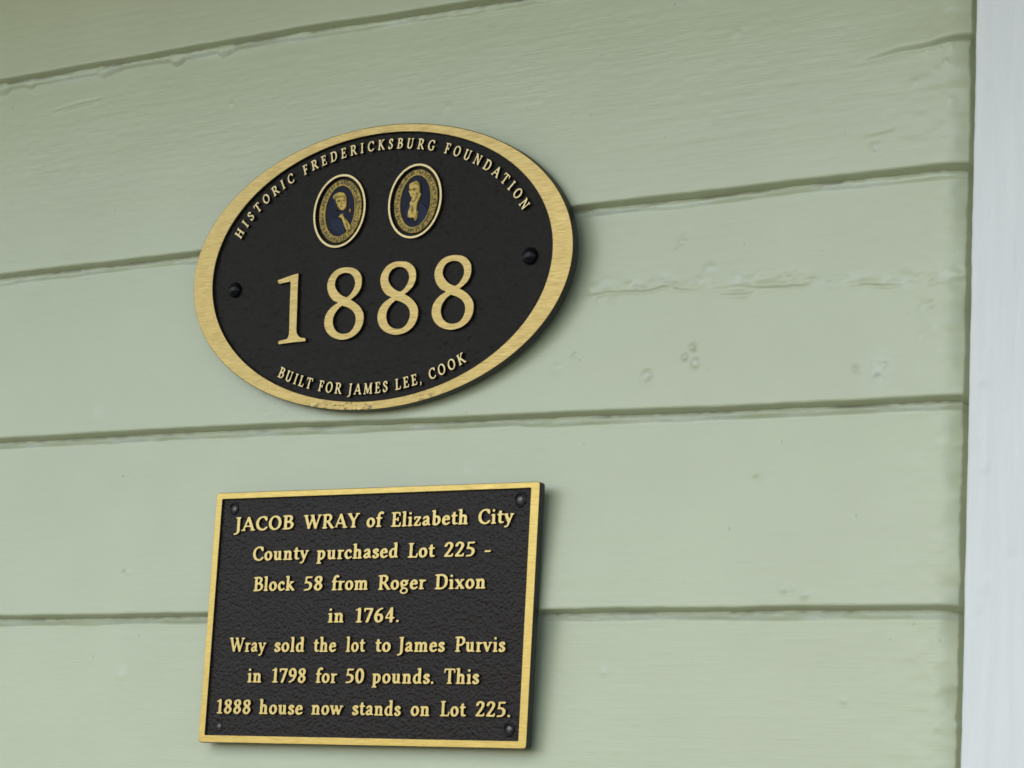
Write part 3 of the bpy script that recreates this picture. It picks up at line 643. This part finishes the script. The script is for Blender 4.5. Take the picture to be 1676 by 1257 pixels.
# the outer outline has two sharp notches at the waist, each counter one point
def notch(pts, corners, n=5):
    out = []; N = len(pts); cs = sorted(corners)
    for a, b in zip(cs, cs[1:] + [cs[0] + N]):
        run = [pts[k % N] for k in range(a, b + 1)]
        out += catmull(run, n)[:-1]
    return out
eo = notch(EO, [8, 25]); eu = notch(EU, [7], 5); el = notch(EL, [0], 5)
for dx in (0.0, 0.03604, 0.07166):
    part('numeral', prism([shift_c(eo, dx), shift_c(eu, dx), shift_c(el, dx)], OLET, OFIELD + .0004, .00018, True), [M_BRASS, M_SIDE], oval, 'raised brass numeral 8')

def arc_text(text, a, b, t0, t1, size, weight, bottom=False):
    """letters along an ellipse; t0, t1 are the angles of the first and last letters' middles"""
    N = 4000
    ts = np.radians(np.linspace(t0, t1, N)); cr_, sr_ = math.cos(OR), math.sin(OR)
    px = a * np.cos(ts); pz = b * np.sin(ts)
    qx = OC[0] + px * cr_ - pz * sr_; qz = OC[1] + px * sr_ + pz * cr_
    s = np.concatenate([[0], np.cumsum(np.hypot(np.diff(qx), np.diff(qz)))])
    adv = []; 
    for ch in text: adv.append(.34 if ch == ' ' else outline(ch, weight)[0])
    mids = []; pen = 0
    for w in adv: mids.append(pen + w / 2); pen += w
    span = mids[-1] - mids[0]; track = (s[-1] / size - span) / (len(text) - 1)
    cont = []
    for k, ch in enumerate(text):
        if ch == ' ': continue
        d = (mids[k] - mids[0] + track * k) * size
        x = np.interp(d, s, qx); z = np.interp(d, s, qz)
        e = s[-1] * 1e-3
        tx = np.interp(d + e, s, qx) - np.interp(d - e, s, qx); tz = np.interp(d + e, s, qz) - np.interp(d - e, s, qz)
        L = math.hypot(tx, tz); tx /= L; tz /= L
        w, loops, lo, hi = outline(ch, weight)
        for lp in loops:
            cont.append([(x + ((p[0] - w / 2) * tx - (p[1] - .5) * tz) * size, z + ((p[0] - w / 2) * tz + (p[1] - .5) * tx) * size) for p in lp])
    return cont
part('arched_lettering', prism(arc_text('HISTORIC FREDERICKSBURG FOUNDATION', .1040, .0664, 158.3, 23.6, .0057, 'book'), OLET, OFIELD + .0004, .00008, True), [M_BRASS3, M_SIDE], oval)
part('curved_lettering', prism(arc_text('BUILT FOR JAMES LEE, COOK', .1040, .0656, -122.8, -52.6, .0059, 'book'), OLET, OFIELD + .0004, .00008, True), [M_BRASS3, M_SIDE], oval)

for sx, sz, r in ((-0.1870, 0.0632, .0042), (0.0105, 0.0641, .0045)):
    prof = [(r, OFIELD + .0003), (r * 1.0, OFIELD - .0006), (r * .96, OFIELD - .0012), (r * .86, OFIELD - .0019), (r * .68, OFIELD - .0026), (r * .45, OFIELD - .0031), (r * .22, OFIELD - .00335), (r * .05, OFIELD - .0034)]
    me = lathe(prof)
    for v in me.vertices: v.co.x += sx; v.co.z += sz
    part('screw', me, M_SCREW, oval)

def medallion(cx, cz, a, b, busts, lab, seed):
    med = part('medallion', prism([ellipse(cx, cz, a, b, 96), ellipse(cx, cz, a - .0016, b - .0015, 96)], OLET, OFIELD + .0004, .0002, True), [M_BRASS3, M_SIDE], oval, lab)
    rg = random.Random(seed)
    ba, bb = a - .0034, b - .0030
    part('border_band', prism([ellipse(cx, cz, ba, bb, 96), ellipse(cx, cz, .0104, .0143, 96)], OFIELD - .0009, OFIELD + .0004, .0003), M_GILT, med)
    marks = []
    for k in range(44):
        t = 2 * math.pi * (k + rg.uniform(-.25, .25)) / 44
        ra, rb = (ba + .0104) / 2, (bb + .0143) / 2
        x, z = cx + ra * math.cos(t), cz + rb * math.sin(t)
        nx, nz = math.cos(t) / ra, math.sin(t) / rb; L = math.hypot(nx, nz); nx /= L; nz /= L
        h, w = rg.uniform(.0005, .0010), rg.uniform(.0002, .00045)
        marks.append([(x + nx * h * u - nz * w * v, z + nz * h * u + nx * w * v) for u, v in ((-1, -1), (1, -.6), (1, .7), (-1, 1))])
    part('border_marks', prism(marks, OFIELD - .0011, OFIELD - .0006), M_INK, med)
    part('inner_beading', prism([ellipse(cx, cz, .0107, .0146, 96), ellipse(cx, cz, .0101, .0140, 96)], OFIELD - .0013, OFIELD + .0002, .00015), M_GILT2, med)
    part('enamel_field', prism([ellipse(cx, cz, .0104, .0143, 96)], OFIELD - .0007, OFIELD + .0002, .0002), M_ENAMEL, med)
    for nm, pts, mat, f in busts:
        part(nm, prism([catmull(pts, 4, True)], OFIELD - .0007 - f, OFIELD - .0002, .00022), mat, med)

def blob(x, z, a, b): return ellipse(x, z, a, b, 14)
medallion(-0.1154, 0.1004, .0181, .0204, [
    ('coat', K1, M_ENAMEL2, .0004), ('head', H1, M_GILT2, .0008), ('cravat', C1, M_GILT2, .0007),
    ('hair', [(-.1212, .1086), (-.1196, .1098), (-.1188, .1076), (-.1180, .1040), (-.1170, .1012), (-.1182, .1010), (-.1196, .1040), (-.1206, .1066)], M_ENAMEL2, .0006),
    ('hair', [(-.1198, .1093), (-.1176, .1088), (-.1150, .1091), (-.1126, .1080), (-.1117, .1064), (-.1130, .1074), (-.1152, .1081), (-.1175, .1077), (-.1190, .1074)], M_GILT, .00105),
    ('brow_shade', [(-.1178, .1064), (-.1164, .1069), (-.1152, .1063), (-.1154, .1055), (-.1166, .1054)], M_GILT, .00105), ('brow_shade', [(-.1140, .1064), (-.1130, .1067), (-.1119, .1062), (-.1123, .1055), (-.1133, .1056)], M_GILT, .00105),  # eye-socket shade as darker gilt pieces
    ('eye', blob(-.1162, .1060, .0005, .0003), M_INK, .0012), ('eye', blob(-.1130, .1061, .0004, .0003), M_INK, .0012),
    ('nose_shade', [(-.1148, .1060), (-.1143, .1058), (-.1139, .1040), (-.1147, .1037), (-.1151, .1041)], M_GILT, .00105),  # shade beside the nose as a darker gilt piece
    ('mouth', [(-.1150, .1026), (-.1142, .1029), (-.1132, .1026), (-.1141, .1023)], M_INK, .00105),
    ('cheek_shade', [(-.1178, .1046), (-.1168, .1044), (-.1160, .1020), (-.1146, .1010), (-.1150, .1008), (-.1163, .1015)], M_GILT, .00100),  # darker gilt for the shaded side of the face
    ('lapel', [(-.1130, .0982), (-.1122, .0972), (-.1098, .0935), (-.1086, .0900), (-.1092, .0898), (-.1106, .0930)], M_GILT, .00095),
    ('shoulder_ornament', blob(-.1085, .1000, .0007, .0011), M_GILT, .0005)],
    'small oval medallion at left with gold bust of a man in a dark coat on blue', 3)
medallion(-0.06455, 0.1005, .0178, .0203, [
    ('coat', [(-.0708, .0945), (-.0690, .0990), (-.0676, .0985), (-.0684, .0930), (-.0690, .0905)], M_ENAMEL2, .0004),
    ('coat', [(-.0618, .0990), (-.0580, .0975), (-.0555, .0930), (-.0575, .0890), (-.0615, .0875), (-.0628, .0910), (-.0622, .0945)], M_ENAMEL2, .0004),
    ('head', H2, M_GILT2, .0008),
    ('hair', [(-.0664, .1112), (-.0645, .1116), (-.0627, .1104), (-.0617, .1078), (-.0617, .1048), (-.0626, .1052), (-.0629, .1076), (-.0640, .1094), (-.0656, .1102)], M_GILT, .00105),
    ('brow_shade', [(-.0671, .1073), (-.0658, .1078), (-.0644, .1072), (-.0648, .1064), (-.0662, .1064)], M_GILT, .00105),  # socket shade in darker gilt
    ('eye', blob(-.0657, .1069, .0006, .0003), M_INK, .0012), ('eye', blob(-.0683, .1069, .0004, .0003), M_INK, .0012),
    ('cheek_shade', [(-.0640, .1056), (-.0626, .1040), (-.0634, .1015), (-.0652, .1003), (-.0642, .1020), (-.0644, .1040)], M_GILT, .00100),  # cheek shade laid on as darker gilt
    ('mouth', [(-.0682, .1027), (-.0672, .1030), (-.0661, .1026), (-.0671, .1023)], M_INK, .00105),
    ('chin_shadow', [(-.0672, .1004), (-.0655, .1007), (-.0640, .1022), (-.0650, .1001)], M_INK, .0009),
    ('cravat_fold', [(-.0672, .0980), (-.0660, .0985), (-.0650, .0960), (-.0656, .0935), (-.0664, .0950)], M_GILT, .00100),
    ('cravat_point', [(-.0640, .0955), (-.0628, .0952), (-.0632, .0915), (-.0640, .0902), (-.0646, .0925)], M_GILT2, .0011)],
    'small oval medallion at right with gold bust of a man turned left on blue', 8)

# --- rectangular plaque
QF, QB, QFIELD, QLET = -0.0060, -0.0014, -0.0047, -0.0059
plaque = empty('rectangular_plaque', (-0.0818, QB, -0.1166))
tag(plaque, 'rectangular cast plaque with brass border and seven lines of raised text below the oval one', 'plaque')
def rrect(c, r, n=4):
    out = []; N = len(c)
    for k in range(N):
        p, a, b = Vector(c[k]), Vector(c[k - 1]), Vector(c[(k + 1) % N])
        d0 = (a - p).normalized() * r; d1 = (b - p).normalized() * r
        for j in range(n + 1):
            t = j / n; out.append(tuple((1 - t) ** 2 * (p + d0) + 2 * t * (1 - t) * p + t * t * (p + d1)))
    return out
QO = [(-.18823, -.04954), (.02456, -.05146), (.02452, -.18206), (-.18824, -.18344)]
QI = [(-.18394, -.05320), (.01925, -.05455), (.01950, -.17830), (-.18393, -.17935)]
QM = [(-.1862, -.0514), (.0222, -.0530), (.0224, -.1802), (-.1862, -.1814)]
part('plate', on_body(pebbled(-.1855, .0215, -.1805, -.0522, QFIELD, .00034, [(.00011, .0015, .0012), (.00014, .00075, .00065)]),
     prism([rrect(QM, .001)], QFIELD + .0007, QB - .0002, .0002)), M_DARK2, plaque)
part('rim', prism([rrect(QO, .0018), rrect(QI, .0005)], QF, QB, .00035, True, 2), [M_BRASS2, M_SIDE], plaque)
for ln in LINES:
    cont = []
    for w, x0, x1, zb in ln: cont += word_contours(w, x0, x1, zb, .0076, 'bold', .02)
    part('lettering', prism(cont, QLET, QFIELD + .0003, .00010, True), [M_BRASS4, M_SIDE], plaque, 'raised line reading ' + ' '.join(w[0] for w in ln))
for sx, sz, r, deep, tilt in ((-0.1762, -0.0583, .0034, 0, (.0008, -.0003)), (0.0122, -0.0600, .0037, 0, (.0001, .0002)), (-0.1759, -0.1745, .0031, 1, (.0010, -.0001)), (0.0127, -0.1729, .0035, 0, (.0006, .0004))):
    f = QFIELD
    prof = [(r * 1.08, f + .0003), (r * 1.04, f - .0003), (r * .95, f - .0006), (r * .82, f - .0005), (r * .66, f - .0001), (r * .55, f + .0005), (r * .50, f + .0007), (r * .05, f + .0007)]
    if deep: prof = [(r * 1.0, f + .0002), (r * .98, f - .00015), (r * .88, f - .0002), (r * .80, f + .0001), (r * .76, f + .0014), (r * .05, f + .0014)]
    me = lathe(prof)
    for v in me.vertices: v.co.x += sx; v.co.z += sz
    s = part('screw', me, M_SCREW, plaque)
    rr = r * .46
    me = lathe([(rr, f + .0012), (rr * .95, f - .0000), (rr * .7, f - .0003), (rr * .1, f - .0004)], 24)
    for v in me.vertices: v.co.x += sx + tilt[0] * .7; v.co.z += sz + tilt[1] * .7
    part('screw_head', me, M_STEEL, s)

# ------------------------------------------------------------------ what shapes the daylight: added eave above, ground below
def box(name, x0, x1, y0, y1, z0, z1, mat):
    me = bpy.data.meshes.new(name)
    V = [(x, y, z) for x in (x0, x1) for y in (y0, y1) for z in (z0, z1)]
    me.from_pydata(V, [], [(0, 1, 3, 2), (4, 6, 7, 5), (0, 4, 5, 1), (2, 3, 7, 6), (0, 2, 6, 4), (1, 5, 7, 3)]); me.update()
    o = link(name, me, mat); o['kind'] = 'structure'; return o
box('shade_eave', -4.0, 3.0, -0.60, 0.06, 0.475, 0.535, M_SHADE_EAVE)  # out of view, added to darken the wall towards its top
box('ground', -60, 60, -60, 0.06, -1.75, -1.70, M_GROUND)
